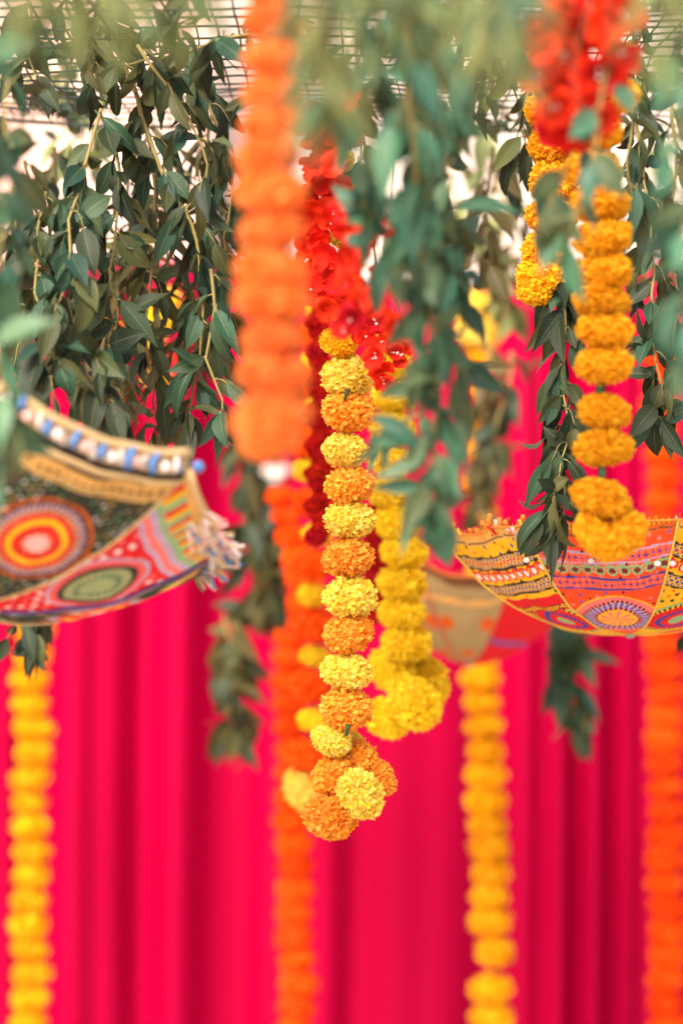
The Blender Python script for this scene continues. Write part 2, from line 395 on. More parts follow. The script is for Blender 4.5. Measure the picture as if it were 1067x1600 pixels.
# yellow garland right of it
B = [(612, 520 + 0, 60, 'gold', .1)] + [(610 + 3 * math.sin(i), 570 + 50 * i, 66, 'gold', rnd(-.1, .1)) for i in range(4)]
B += [(612, 770, 66, 'gold'), (622, 815, 70, 'gold'), (632, 862, 72, 'gold'), (629, 911, 72, 'gold'), (628, 958, 70, 'gold'), (634, 1004, 74, 'gold')]
B = [(f[0], f[1], f[2], f[3], .05) for f in B]
B += [(614, 1050, 80, 'gold', .7, 3.29), (664, 1065, 84, 'gold', 1.2, 3.31), (648, 1100, 88, 'gold', .9, 3.19), (603, 1122, 70, 'gold', .5, 3.23)]
garland('marigold_garland', 'all golden yellow garland with knotted end just right of the sharp one', 'garland', B, 3.25, top=(612, 150))
# mixed yellow and orange garland behind, left of it
Cg = []
for i, (x, y) in enumerate([(498, 480), (496, 525), (492, 562), (486, 600), (486, 640), (480, 690), (480, 735), (488, 785), (495, 835), (492, 882), (488, 930), (494, 978), (492, 1025), (484, 1072), (488, 1125), (478, 1180)]):
    Cg.append((x, y, 46 if i % 2 == 0 else 62, 'gold' if i % 2 == 0 else 'deep', .1))
Cg.append((470, 1234, 66, 'yellow', 1.2))
garland('marigold_garland', 'soft orange and gold garland ending in one big yellow bloom left of the knot', 'garland', Cg, 3.55, lod=1, top=(500, 260))
# thick orange garland close to the lens
Dg = []
y = -130; i = 0
while y < 650:
    sway = 424 + 6 * math.sin(y / 95) + (9 if 360 < y < 470 else 0)
    Dg.append((sway + rnd(-8, 8), y, 100 * rnd(.86, 1.1), 'coral', rnd(-.4, .4))); y += rnd(48, 64); i += 1
Dg += [(418, 662, 106, 'coral', .1), (424, 684, 92, 'coral', -.3)]
g = garland('marigold_garland', 'thick blurred orange garland hanging closest in front, with white bead at its end', 'garland', Dg, 1.9, squash=.9, top=(426, -250))
mb = MB()
for dx, dy, rr in ((-10, 735, 9), (4, 738, 11), (16, 733, 9), (2, 746, 8)): mb.ball(P(428 + dx, dy, 1.9), rr * K * 1.9, 10, 7)
put('end_bead', mb.build('end_bead', M['stamen']), g)
# background garlands
def run(x0, y0, x1, y1, wpx, col, per=37, wob=3, extra=()):
    out = []; n = int((y1 - y0) / per)
    for i in range(n + 1):
        t = i / n; out.append((x0 + (x1 - x0) * t + wob * math.sin(i * 1.3 + x0), y0 + (y1 - y0) * t, wpx * rnd(.93, 1.07), col, rnd(-.12, .12)))
    return out + list(extra)
garland('marigold_garland', 'blurred yellow garland against the pink drape at the far left', 'garland', run(52, 985, 44, 1790, 56, 'ochre'), 4.5, lod=1, top=(52, 360), group=None)
garland('marigold_garland', 'long blurred orange garland low on the drape under the dark leaf column', 'garland', run(452, 955, 468, 1790, 54, 'deep', 36), 4.5, lod=1, top=(446, 360))
garland('marigold_garland', 'short slanting orange garland below the white bead of the thick one', 'garland', [(436, 775, 40, 'deep'), (447, 805, 44, 'deep'), (458, 838, 50, 'deep'), (468, 872, 54, 'deep'), (474, 905, 56, 'deep'), (478, 940, 58, 'deep'), (478, 980, 58, 'deep')], 4.1, lod=1, top=(425, 330))
H = run(748, 560, 752, 1040, 46, 'ochre', 46, 5) + run(752, 1060, 768, 1440, 57, 'ochre', 38, 2) + [(772, 1487, 58, 'ochre', 0), (768, 1545, 64, 'ochre', 0), (770, 1590, 64, 'ochre', 0), (770, 1630, 60, 'ochre', 0)]
H = [(735, 480, 70, 'yellow', 0), (745, 520, 74, 'yellow', 0)] + H
garland('marigold_garland', 'blurred golden garland dropping under the beige parasol with one lone bloom near its end', 'garland', H, 4.45, lod=1, top=(745, 345))
garland('marigold_garland', 'blurred bright orange garland running down the right edge of the drape', 'garland', run(1032, 560, 1044, 1790, 56, 'deep', 37), 4.5, lod=1, top=(1030, 360))
garland('marigold_garland', 'blurred yellow blooms peeping through the leaves at the upper left', 'garland', [(262, 470, 44, 'gold'), (248, 500, 50, 'gold'), (232, 530, 54, 'yellow'), (250, 560, 46, 'deep'), (246, 590, 44, 'gold')], 4.2, lod=1, top=(262, 340))
garland('marigold_garland', 'blurred small yellow string behind the leaves left of the peeping blooms', 'garland', [(166, 455, 36, 'gold'), (160, 485, 38, 'gold'), (170, 515, 38, 'gold'), (140, 545, 34, 'gold'), (150, 575, 34, 'gold')], 4.2, lod=1, top=(166, 340))
# right pair
J1 = [(862, 120, 74, 'amber'), (858, 172, 74, 'amber'), (866, 226, 78, 'amber'), (872, 285, 84, 'amber'), (862, 338, 76, 'amber'), (850, 390, 66, 'amber'), (846, 432, 76, 'amber'), (838, 458, 56, 'amber')]
garland('marigold_garland', 'short crisp amber garland hanging behind the red blossoms at the right', 'garland', J1, 2.86, top=(862, 60))
J2 = [(955, 150, 84, 'amber'), (930, 205, 84, 'amber'), (925, 262, 84, 'amber'), (938, 318, 86, 'amber'), (940, 372, 86, 'amber'), (942, 425, 86, 'amber'), (938, 470, 84, 'amber'), (945, 515, 84, 'amber', .1), (943, 569, 84, 'amber', -.05), (942, 643, 80, 'amber', .15), (942, 699, 88, 'amber', .0),
      (940, 780, 92, 'amber', .4), (930, 838, 80, 'amber', .9), (972, 836, 84, 'amber', -.8)]
garland('marigold_garland', 'long amber garland hanging to the right parasol rim, doubled at its end', 'garland', J2, 2.48, top=(955, -40), squash=.86,
        joints=((936, 606, 2.48), (940, 737, 2.48)))

# ------------------------------------------------------------------ red blossoms
def bloom_mesh(name, mat, seed, rad=0.02, n=5):
    rs = random.Random(seed); vv = []; ff = []
    for k in range(n):
        a = 2 * math.pi * k / n + rs.uniform(-.25, .25); L = rad * rs.uniform(.8, 1.15); W = rad * rs.uniform(.5, .68)
        up = rs.uniform(.1, 1.3); b = len(vv)
        dx = Vector((math.cos(a), math.sin(a), 0)); sx = Vector((-math.sin(a), math.cos(a), 0))
        rows = [(0, .15), (.3, .75), (.6, 1.0), (.85, .8), (1.0, .3)]
        for (q, wf) in rows:
            zz = up * q * L * (1.2 - .6 * q)
            for s in (-1, 0, 1):
                vv.append(dx * q * L + sx * s * W * wf + Vector((0, 0, zz + abs(s) * .55 * W * wf + .18 * L * math.sin(q * 7 + k) + rs.uniform(-.04, .04) * L)))
        for r_ in range(4):
            for s in range(2):
                q = b + r_ * 3 + s; ff.append((q, q + 1, q + 4, q + 3))
    return mesh(name, vv, ff, mat)
def bead_mesh(name, n=3, r=0.0015):
    mb = MB()
    for k in range(n): mb.ball(Vector((rnd(-.004, .004), rnd(-.004, .004), rnd(.006, .014))), r * rnd(.8, 1.3), 7, 5)
    return mb.build(name, M['stamen'])
BL = {c: [bloom_mesh('blossom_%s' % c, M[c], 40 + i, n=(5, 6, 4, 5)[i]) for i in range(4)] for c in ('red', 'scarlet')}
BD = [bead_mesh('stamens', 2 + i) for i in range(3)]
def blossoms(name, label, cat, stems, spots, col, size, bead=0.7, sd=1):
    """spots (x, y, d) of single blossoms, stems = paths"""
    random.seed(sd)
    e = empty(name, P(*stems[0][0]), label, cat)
    for sp in stems:
        mb = MB(); mb.tube(catmull([P(*q) for q in sp], 14), 0.0014, 0.0007, 5); put('stem', mb.build('stem', M['stem_dark']), e)
    for (x, y, d) in spots:
        s = size * rnd(.75, 1.2)
        rot = Matrix.Rotation(rnd(0, 6.28), 4, 'Z')
        face = Vector((rnd(-.9, .9), -1.0, rnd(-1.0, .4))).normalized()
        q = face.to_track_quat('Z', 'Y').to_matrix().to_4x4()
        mw = Matrix.Translation(P(x, y, d)) @ q @ rot @ Matrix.Scale(s, 4)
        f = put('blossom', random.choice(BL['red' if random.random() < .3 else col]), e, mw)
        if random.random() < bead:
            b = bpy.data.objects.new('stamens', random.choice(BD)); C.objects.link(b); b.parent = f
    return e
def scatter(n, x0, y0, x1, y1, w_, d, dj=.04, seed=3):
    rs = random.Random(seed); out = []
    for k in range(n):
        t = (k + rs.random()) / n
        out.append((x0 + (x1 - x0) * t + rs.uniform(-w_, w_), y0 + (y1 - y0) * t, d + rs.uniform(-dj, dj)))
    return out
sp = scatter(40, 925, -60, 890, 120, 60, 2.15, .05, 5) + scatter(20, 880, 110, 905, 205, 40, 2.15, .04, 6)
blossoms('blossom_spray', 'large blurred bunch of scarlet blossoms with pale centres at the upper right', 'blossoms',
         [[(930, -120, 2.02), (920, 0, 2.02), (895, 110, 2.02), (915, 200, 2.02)], [(960, -120, 2.02), (950, 20, 2.02), (960, 90, 2.02)]], sp, 'scarlet', .95, .5, 21)
sp = scatter(40, 520, 165, 508, 480, 30, 2.74, .05, 8)
blossoms('blossom_spray', 'upright run of red blossoms between thick orange garland and middle leaves', 'blossoms',
         [[(530, 90, 2.86), (525, 200, 2.86), (500, 330, 2.86), (505, 470, 2.86)]], sp, 'scarlet', .95, .3, 22)
sp = scatter(26, 575, 300, 580, 520, 40, 2.4, .12, 9) + [(598, 505, 2.76), (622, 500, 2.7), (618, 520, 2.7), (600, 535, 2.7), (590, 555, 2.7), (612, 552, 2.7), (628, 548, 2.7), (596, 578, 2.7), (603, 590, 2.7), (583, 500, 2.7), (570, 520, 2.7), (632, 520, 2.7), (575, 548, 2.74), (556, 525, 2.74)]
blossoms('blossom_spray', 'drooping red sprig with pale buds resting against the top of the sharp garland', 'blossoms',
         [[(560, 90, 2.75), (575, 300, 2.74), (590, 430, 2.74), (606, 500, 2.75), (600, 580, 2.75)], [(590, 430, 2.74), (622, 480, 2.75), (630, 550, 2.75)]], sp, 'scarlet', .75, .9, 23)
E = []
for i in range(24): E.append((500 + 7 * math.sin(i * 2.1), 470 + 16 * i, 38, 'red', rnd(-.5, .5)))
garland('petal_garland', 'narrow dark red petal garland tucked behind the left side of the sharp one', 'garland', E, 3.25, lod=1, top=(500, 190))
E = []
for i in range(11): E.append((588 + 4 * math.sin(i * 2.1), 800 + 16 * i, 38, 'red', rnd(-.5, .5)))
garland('petal_garland', 'dark red petal string showing between the sharp garland and the golden one', 'garland', E, 3.4, lod=1, top=(588, 230))

# ------------------------------------------------------------------ leaves
def leaf_mesh(name, mat, L, W, droop, fold, twist, seed):
    rs = random.Random(seed); nv, nu = 7, 4
    vv = []; ff = []; uv = []
    prof = [0.06, .62, .94, 1.0, .86, .60, .28, 0.0]
    for j in range(nv + 1):
        t = j / nv; wd = W * .5 * prof[j]
        th = droop * t
        c = Vector((0, L * (math.sin(th) / droop if abs(droop) > 1e-3 else t), -L * ((1 - math.cos(th)) / droop if abs(droop) > 1e-3 else 0)))
        nrm = Vector((0, math.sin(th), math.cos(th)))
        tw = twist * t
        for i in range(nu + 1):
            u = i / nu * 2 - 1
            side = Vector((math.cos(tw), 0, 0)) + nrm * math.sin(tw)
            p = c + side * u * wd + nrm * (abs(u) * wd * fold + 0.06 * wd * math.sin(6 * t * math.pi + u * 2 + seed))
            vv.append(p); uv.append((u * .5 + .5, t))
    for j in range(nv):
        for i in range(nu):
            a = j * (nu + 1) + i; ff.append((a, a + 1, a + nu + 2, a + nu + 1))
    b = len(vv)   # petiole
    for (y_, r_) in ((-0.14 * L, .018 * L), (0.12 * L, .012 * L)):
        for k in range(3):
            a = 2.09 * k; vv.append(Vector((math.cos(a) * r_, y_, math.sin(a) * r_ - .012 * L))); uv.append((.5, .5))
    for k in range(3): ff.append((b + k, b + (k + 1) % 3, b + 3 + (k + 1) % 3, b + 3 + k))
    return mesh(name, vv, ff, mat, True, uv)
LF = {}
def leaves_of(kind, mt):
    k = (kind, mt)
    if k not in LF:
        L0, W0 = {'wide': (.054, .0195), 'slim': (.058, .012), 'broad': (.057, .0245), 'fern': (.05, .006), 'small': (.028, .014)}[kind]
        LF[k] = [leaf_mesh('leaf_%s_%s' % (kind, mt), M[mt], L0 * a, W0 * b, dr, fo, tw, i)
                 for i, (a, b, dr, fo, tw) in enumerate([(1, 1, .5, .3, .2), (.85, .95, .9, .22, -.5), (1.1, .9, .25, .35, .4), (.95, 1.1, 1.2, .2, .1), (.75, .9, -.3, .3, -.3), (1.15, 1.0, .7, .4, .8), (.55, .85, 1.5, .5, -.9), (1.2, .7, 1.7, .5, .6), (.9, .6, .4, .9, 1.2)])]
    return LF[k]
def place_leaf(e, p, direction, kind, mt, size, rs, up=None):
    y = direction.normalized()
    n = up or Vector((rs.uniform(-.9, .9), -1.0 + rs.uniform(-.5, .9), rs.uniform(-.1, 1.0)))
    x = y.cross(n)
    if x.length < 1e-3: x = Vector((1, 0, 0))
    x.normalize(); z = x.cross(y)
    mw = Matrix((x, y, z)).transposed().to_4x4(); mw = Matrix.Translation(p) @ mw @ Matrix.Scale(size * rs.uniform(.78, 1.18), 4)
    put('leaf', rs.choice(leaves_of(kind, mt)), e, mw)
LEAVES = [0]
def branch(name, label, path, kind='wide', mt='teal', mt2=None, spacing=26, twig=46, size=1.0, per=4, seed=1, jit=.05, group='hanging leafy branches', stem='stem', cat='branch', mix=.3, spread=1.0, sr=.0022):
    """path (x, y, d): a stem hanging from the net with drooping side twigs carrying leaves"""
    rs = random.Random(seed * 131 + 7)
    pts = [P(*q) for q in path]; d0 = sum(q[2] for q in path) / len(path); u = K * d0
    e = empty(name, pts[0], label, cat, group)
    length = sum((pts[i + 1] - pts[i]).length for i in range(len(pts) - 1))
    n = max(8, int(length / .02)); cp = catmull(pts, n)
    for i in range(len(cp)): cp[i] = cp[i] + Vector((noise.noise(cp[i] * 22 + Vector((seed, 0, 0))), noise.noise(cp[i] * 22 + Vector((0, seed, 0))), 0)) * .006
    mb = MB(); mb.tube(cp, sr * d0 / 2.6, sr * .4, 6); put('stem', mb.build('stem', M[stem]), e)
    step = spacing * u; k = 0; s = step * .3
    while s < length:
        t = s / length; i = min(int(t * n), n - 1); p = cp[i].lerp(cp[i + 1], t * n - i); tan = (cp[i + 1] - cp[i]).normalized()
        ang = k * 2.4 + rs.uniform(-.5, .5)
        out = Vector((math.cos(ang), math.sin(ang) * .75, 0)) * spread
        tl = twig * u * rs.uniform(.6, 1.3) * (1 if t < .85 else .7)
        q1 = p + (out * .55 + tan * .5 + Vector((0, 0, .25))) * tl * .5
        q2 = q1 + (out * .45 + tan * .5 + Vector((0, 0, -.5))) * tl * .6
        tw = catmull([p, q1, q2], 6)
        mb = MB(); mb.tube(tw, sr * .45, sr * .25, 4); put('twig', mb.build('twig', M[stem]), e)
        for j in range(per):
            a = (j + .7) / per; i2 = min(int(a * 6), 5); pp = tw[i2].lerp(tw[i2 + 1], a * 6 - i2)
            side = (1 if j % 2 else -1); perp = out.cross(Vector((0, 0, 1)))
            dr = (tw[i2 + 1] - tw[i2]).normalized() * .6 + perp * side * rs.uniform(.15, .7) + out * rs.uniform(0, .5) + Vector((0, 0, -1)) * rs.uniform(.3, 1.1)
            if rs.random() < .12: dr.z = rs.uniform(0, .6)
            place_leaf(e, pp, dr, kind, mt2 if (mt2 and rs.random() < mix) else mt, size, rs); LEAVES[0] += 1
        s += step * rs.uniform(.7, 1.15); k += 1
    place_leaf(e, cp[-1], Vector((rs.uniform(-.2, .2), 0, -1)), kind, mt, size, rs)
    return e
LB = 'leafy_branch'
#   left mass, near the focus
branch(LB, 'long leafy branch whose bare brown stem shows at the top left', [(160, -40, 2.78), (165, 20, 2.78), (200, 120, 2.78), (232, 215, 2.78), (262, 285, 2.76), (300, 350, 2.76), (316, 430, 2.76), (315, 520, 2.76), (300, 610, 2.78), (292, 655, 2.78)], 'wide', 'teal', 'dark', 34, 44, 1.0, 4, 1, sr=.0032)
branch(LB, 'leafy branch arching right beside the upper part of the thick orange garland', [(250, 60, 2.85), (300, 120, 2.82), (340, 190, 2.8), (358, 280, 2.8), (352, 380, 2.8), (358, 470, 2.8), (352, 560, 2.8)], 'wide', 'teal', 'dark', 32, 42, .95, 4, 2)
branch(LB, 'leafy sprig hanging low beside the end of the thick orange garland', [(330, 420, 2.72), (334, 480, 2.72), (322, 560, 2.72), (345, 625, 2.72), (342, 660, 2.72)], 'wide', 'teal', None, 30, 40, 1.0, 3, 3)
branch(LB, 'dark leafy branch crowding the middle of the upper left mass', [(180, 200, 2.76), (190, 280, 2.76), (180, 350, 2.74), (172, 430, 2.74), (182, 500, 2.74), (160, 580, 2.72)], 'broad', 'teal', 'dark', 36, 46, .95, 4, 4)
branch(LB, 'leafy branch with large blue green leaves left of the bare brown stem', [(160, 170, 2.72), (130, 270, 2.7), (112, 350, 2.66), (104, 440, 2.62), (82, 520, 2.6), (84, 620, 2.58)], 'broad', 'teal', 'dark', 38, 46, 1.0, 4, 5)
branch(LB, 'dark leafy branch hanging above the embroidered trim of the left parasol', [(70, 300, 2.7), (60, 390, 2.68), (62, 480, 2.66), (150, 560, 2.62), (170, 640, 2.6)], 'broad', 'dark', 'teal', 32, 44, 1.0, 4, 6)
branch(LB, 'olive brown narrow leaved branch deep inside the upper left mass', [(230, 190, 3.0), (232, 270, 3.0), (220, 350, 3.0), (210, 440, 3.0), (190, 540, 3.0), (200, 620, 3.0)], 'slim', 'olive', 'dark', 26, 56, .85, 5, 7, stem='stem_dark')
branch(LB, 'olive narrow leaved branch over the yellow blooms left of the orange garland', [(270, 250, 3.05), (262, 350, 3.05), (260, 440, 3.05), (255, 520, 3.05), (240, 640, 3.05), (250, 670, 3.05)], 'slim', 'olive', 'dark', 26, 56, .85, 5, 8, stem='stem_dark')
branch(LB, 'thin olive twig of narrow leaves behind the centre of the left mass', [(150, 330, 3.1), (160, 430, 3.1), (150, 530, 3.1), (140, 620, 3.1)], 'slim', 'olive', 'dark', 28, 50, .85, 4, 9, stem='stem_dark')
branch(LB, 'nearly level sprig of long leaves below the net left of the orange garland', [(395, 55, 2.7), (340, 62, 2.7), (285, 85, 2.72), (230, 92, 2.74), (180, 110, 2.74)], 'wide', 'dark', 'teal', 34, 36, 1.05, 3, 10)
branch(LB, 'leafy branch with grey green leaves under the level sprig', [(215, 70, 2.68), (262, 130, 2.68), (300, 200, 2.68), (325, 270, 2.68), (290, 330, 2.68)], 'wide', 'dark', 'teal', 34, 40, 1.0, 3, 11)
branch(LB, 'blurred pale green sprig against the peach curtain at the upper left', [(60, 30, 3.5), (75, 100, 3.5), (90, 180, 3.5), (120, 250, 3.5), (105, 300, 3.5)], 'wide', 'moss', 'dark', 40, 44, 1.0, 3, 12)
branch(LB, 'blurred dark sprig of broad leaves high behind the bare brown stem', [(128, 40, 3.4), (130, 110, 3.4), (135, 190, 3.4), (120, 240, 3.4)], 'broad', 'moss', 'dark', 44, 40, 1.0, 3, 13)
branch(LB, 'crisp dark leaf sprig pressed against the net at the top', [(300, -40, 2.62), (295, 0, 2.62), (278, 30, 2.62), (285, 60, 2.62)], 'wide', 'dark', None, 26, 36, .9, 3, 14)
branch(LB, 'olive branch behind the bare stem between net and dark leaves', [(330, 180, 3.1), (320, 260, 3.1), (330, 350, 3.1), (322, 440, 3.1), (330, 540, 3.1)], 'slim', 'olive', 'dark', 24, 56, .9, 5, 51, stem='stem_dark')
branch(LB, 'dark branch deep behind the large blue green leaves', [(90, 230, 3.15), (84, 330, 3.15), (96, 430, 3.15), (110, 530, 3.15), (120, 620, 3.15)], 'wide', 'dark', 'olive', 26, 56, 1.0, 4, 52, stem='stem_dark')
branch(LB, 'leafy branch between the dark middle branch and the bare stem', [(238, 270, 2.86), (244, 350, 2.86), (236, 440, 2.86), (228, 530, 2.86), (252, 620, 2.86)], 'wide', 'dark', 'olive', 32, 46, .95, 4, 53)
branch(LB, 'leafy branch dropping behind the parasol trim at far left', [(30, 330, 2.8), (24, 430, 2.8), (36, 530, 2.8), (30, 620, 2.8)], 'wide', 'dark', 'teal', 30, 46, 1.0, 4, 54)
#   foreground, left edge
branch(LB, 'blurred blue green branch down the extreme left edge', [(-16, 60, 2.05), (-20, 180, 2.03), (-6, 300, 2.0), (-18, 420, 2.0), (-8, 540, 2.0), (8, 640, 2.0), (2, 720, 2.0)], 'broad', 'pale', 'teal', 46, 42, .92, 3, 15)
branch(LB, 'dark blurred branch behind the one at the extreme left edge', [(14, 110, 2.3), (10, 210, 2.3), (16, 300, 2.3), (6, 400, 2.3), (5, 470, 2.3)], 'broad', 'teal', 'dark', 42, 40, .95, 3, 16)
#   centre, in front of the sharp garland
branch(LB, 'pale blurred branch trailing lowest beside the golden garland', [(640, -60, 2.1), (636, 80, 2.1), (640, 200, 2.1), (650, 320, 2.12), (662, 430, 2.14), (678, 540, 2.16), (682, 640, 2.18), (678, 730, 2.18), (672, 800, 2.18)], 'broad', 'pale', 'teal', 42, 50, 1.0, 5, 17, sr=.003, spread=.85)
branch(LB, 'blurred branch covering the red blossoms in the middle top', [(600, -60, 2.1), (590, 60, 2.1), (578, 180, 2.12), (580, 270, 2.14), (600, 340, 2.16), (606, 385, 2.18)], 'wide', 'pale', 'teal', 44, 48, 1.1, 4, 18, spread=.85)
branch(LB, 'dark blurred branch at the right side of the middle cluster', [(700, -40, 2.25), (702, 80, 2.25), (690, 180, 2.25), (700, 290, 2.28), (690, 380, 2.3), (705, 440, 2.3)], 'wide', 'teal', 'pale', 42, 42, 1.1, 4, 19, spread=.8)
branch(LB, 'dark inner branch filling the top of the middle cluster', [(660, -20, 2.5), (655, 80, 2.5), (665, 180, 2.5), (655, 280, 2.5), (645, 350, 2.5)], 'wide', 'teal', 'dark', 40, 50, 1.1, 4, 20, spread=.8)
branch(LB, 'small sprig reaching left across the fourth yellow bloom of the sharp garland', [(665, 640, 2.3), (640, 655, 2.3), (610, 668, 2.32), (585, 675, 2.34)], 'slim', 'pale', None, 30, 22, .95, 2, 21)
branch(LB, 'leafy sprig curling right under the middle cluster toward the far blooms', [(690, 330, 2.3), (700, 400, 2.3), (715, 450, 2.3), (722, 520, 2.3), (712, 590, 2.3)], 'wide', 'teal', 'pale', 44, 46, 1.0, 3, 22)
branch(LB, 'olive sprig against the cream cloth right of the middle cluster', [(770, 230, 3.25), (760, 300, 3.25), (755, 360, 3.25), (750, 420, 3.25)], 'wide', 'olive', 'dark', 36, 50, 1.2, 3, 23, stem='stem_dark')
branch(LB, 'faint green sprig against the cream cloth under the net', [(730, 120, 3.7), (740, 200, 3.7), (765, 260, 3.7), (790, 330, 3.7), (770, 400, 3.7)], 'wide', 'moss', 'olive', 38, 50, 1.2, 3, 24)
#   top, very close
branch('fern_spray', 'very blurred moss green spray close to the lens at the upper left', [(185, -190, 1.6), (190, -90, 1.6), (205, -20, 1.6), (200, 30, 1.6)], 'fern', 'moss', 'pale', 34, 90, 1.0, 7, 25, group='close fern sprays', cat='fern spray')
branch('fern_spray', 'very blurred moss green spray beside the top of the thick orange garland', [(520, -190, 1.65), (515, -80, 1.65), (525, 10, 1.65), (515, 100, 1.65), (505, 160, 1.65)], 'fern', 'moss', 'pale', 26, 70, 1.0, 8, 26, group='close fern sprays', cat='fern spray')
branch('fern_spray', 'very blurred moss green spray over the top of the middle cluster', [(600, -170, 1.7), (610, -80, 1.7), (620, 0, 1.7), (640, 50, 1.7)], 'fern', 'moss', 'pale', 28, 80, 1.0, 8, 27, group='close fern sprays', cat='fern spray')
branch('fern_spray', 'very blurred moss green spray left of the scarlet blossoms', [(745, -180, 1.7), (755, -90, 1.7), (765, -20, 1.7), (780, 50, 1.7)], 'fern', 'moss', 'pale', 30, 80, 1.0, 7, 28, group='close fern sprays', cat='fern spray')
#   right
branch(LB, 'crisp dark branch hanging behind the left side of the long amber garland', [(862, 380, 2.86), (872, 450, 2.86), (884, 530, 2.84), (882, 610, 2.82), (888, 680, 2.8), (872, 750, 2.78), (862, 800, 2.78)], 'wide', 'dark', 'teal', 27, 46, 1.06, 4, 29, sr=.002)
branch(LB, 'crisp dark sprig with tips pointing down onto the right parasol', [(890, 620, 2.84), (872, 700, 2.82), (880, 770, 2.8), (872, 820, 2.79)], 'slim', 'dark', None, 30, 36, 1.15, 3, 30)
branch(LB, 'crisp dark branch between the amber garland and the right edge', [(985, 150, 2.9), (1000, 240, 2.88), (1012, 330, 2.86), (1022, 430, 2.86), (1016, 520, 2.84), (1032, 600, 2.82), (1026, 650, 2.82)], 'wide', 'dark', 'teal', 30, 44, 1.05, 4, 31)
branch(LB, 'dark branch at the right edge behind the crisp one', [(1050, 160, 3.0), (1056, 260, 3.0), (1048, 360, 3.0), (1056, 460, 3.0), (1050, 560, 3.0)], 'wide', 'dark', 'teal', 34, 44, 1.0, 4, 32)
branch(LB, 'pale blurred sprig draped over the amber blooms below the scarlet blossoms', [(950, 80, 2.1), (935, 180, 2.1), (925, 260, 2.1), (905, 320, 2.1), (890, 380, 2.1)], 'broad', 'pale', 'teal', 60, 44, .9, 2, 33)
branch(LB, 'pale sprig with long leaves lying across the right pair of garlands', [(900, 200, 2.2), (880, 270, 2.2), (850, 320, 2.2), (835, 350, 2.2)], 'broad', 'pale', 'teal', 46, 34, .95, 2, 34)
branch(LB, 'pale blurred branch hugging the extreme right edge', [(1066, -20, 1.95), (1072, 120, 1.95), (1058, 240, 1.95), (1074, 350, 1.95), (1064, 460, 1.95), (1078, 560, 1.95)], 'broad', 'pale', None, 56, 40, .9, 3, 35)
branch(LB, 'small fresh green sprig on the net at the top right', [(1010, -30, 2.75), (1010, 30, 2.75), (995, 80, 2.75), (1000, 120, 2.75)], 'small', 'moss', 'dark', 22, 30, 1.0, 3, 36)
branch(LB, 'narrow leaved brown branch low in the left mass over the pink', [(120, 420, 3.15), (130, 500, 3.15), (170, 580, 3.15), (160, 650, 3.15)], 'slim', 'olive', 'dark', 22, 56, .9, 5, 71, stem='stem_dark')
branch(LB, 'narrow leaved brown branch low beside the thick orange garland', [(300, 440, 3.12), (290, 520, 3.12), (300, 590, 3.12), (270, 660, 3.12)], 'slim', 'olive', 'dark', 22, 56, .9, 5, 72, stem='stem_dark')
branch(LB, 'dark narrow leaved branch at the heart of the left mass', [(200, 280, 3.1), (206, 370, 3.1), (200, 470, 3.1), (214, 560, 3.1)], 'slim', 'olive', 'dark', 20, 60, .95, 5, 73, stem='stem_dark')
branch(LB, 'narrow leaved branch far left behind the blue green ones', [(40, 250, 3.1), (50, 340, 3.1), (44, 440, 3.1), (60, 540, 3.1)], 'slim', 'dark', 'olive', 22, 56, .95, 4, 74, stem='stem_dark')
for k, (lb, x, d, q) in enumerate([('moss green feathery spray at the top left corner', 60, 1.5, 20), ('moss green feathery spray above the level sprig', 290, 1.55, 10), ('moss green feathery spray above the red blossoms in the middle', 560, 1.8, 20),
                          ('moss green feathery spray above the net twigs right of the middle', 700, 1.85, 30), ('moss green feathery spray touching the scarlet blossoms', 815, 1.5, 20), ('moss green feathery spray in the top right corner', 1045, 1.6, 60)]):
    branch('fern_spray', lb, [(x, -150, d), (x + 6, -70, d), (x - 4, q - 60, d), (x + 8, q, d)], 'fern', 'moss', 'pale', 26, 80, .9, 7, 80 + k, group='close fern sprays', cat='fern spray')
branch(LB, 'leafy sprig under the net at the very top left corner', [(30, -30, 2.7), (50, 20, 2.7), (40, 80, 2.7), (60, 130, 2.7)], 'wide', 'dark', 'teal', 30, 42, 1.0, 4, 110)
branch(LB, 'dark sprig crossing the net between the corner and the bare stem', [(100, -30, 2.75), (110, 30, 2.75), (150, 80, 2.75), (140, 140, 2.75)], 'wide', 'dark', 'olive', 30, 42, .95, 4, 111)
branch(LB, 'dark sprig crossing the net just left of the scarlet blossoms', [(760, -20, 2.8), (750, 50, 2.8), (770, 110, 2.8), (750, 160, 2.8)], 'wide', 'dark', 'moss', 32, 40, .9, 3, 112)
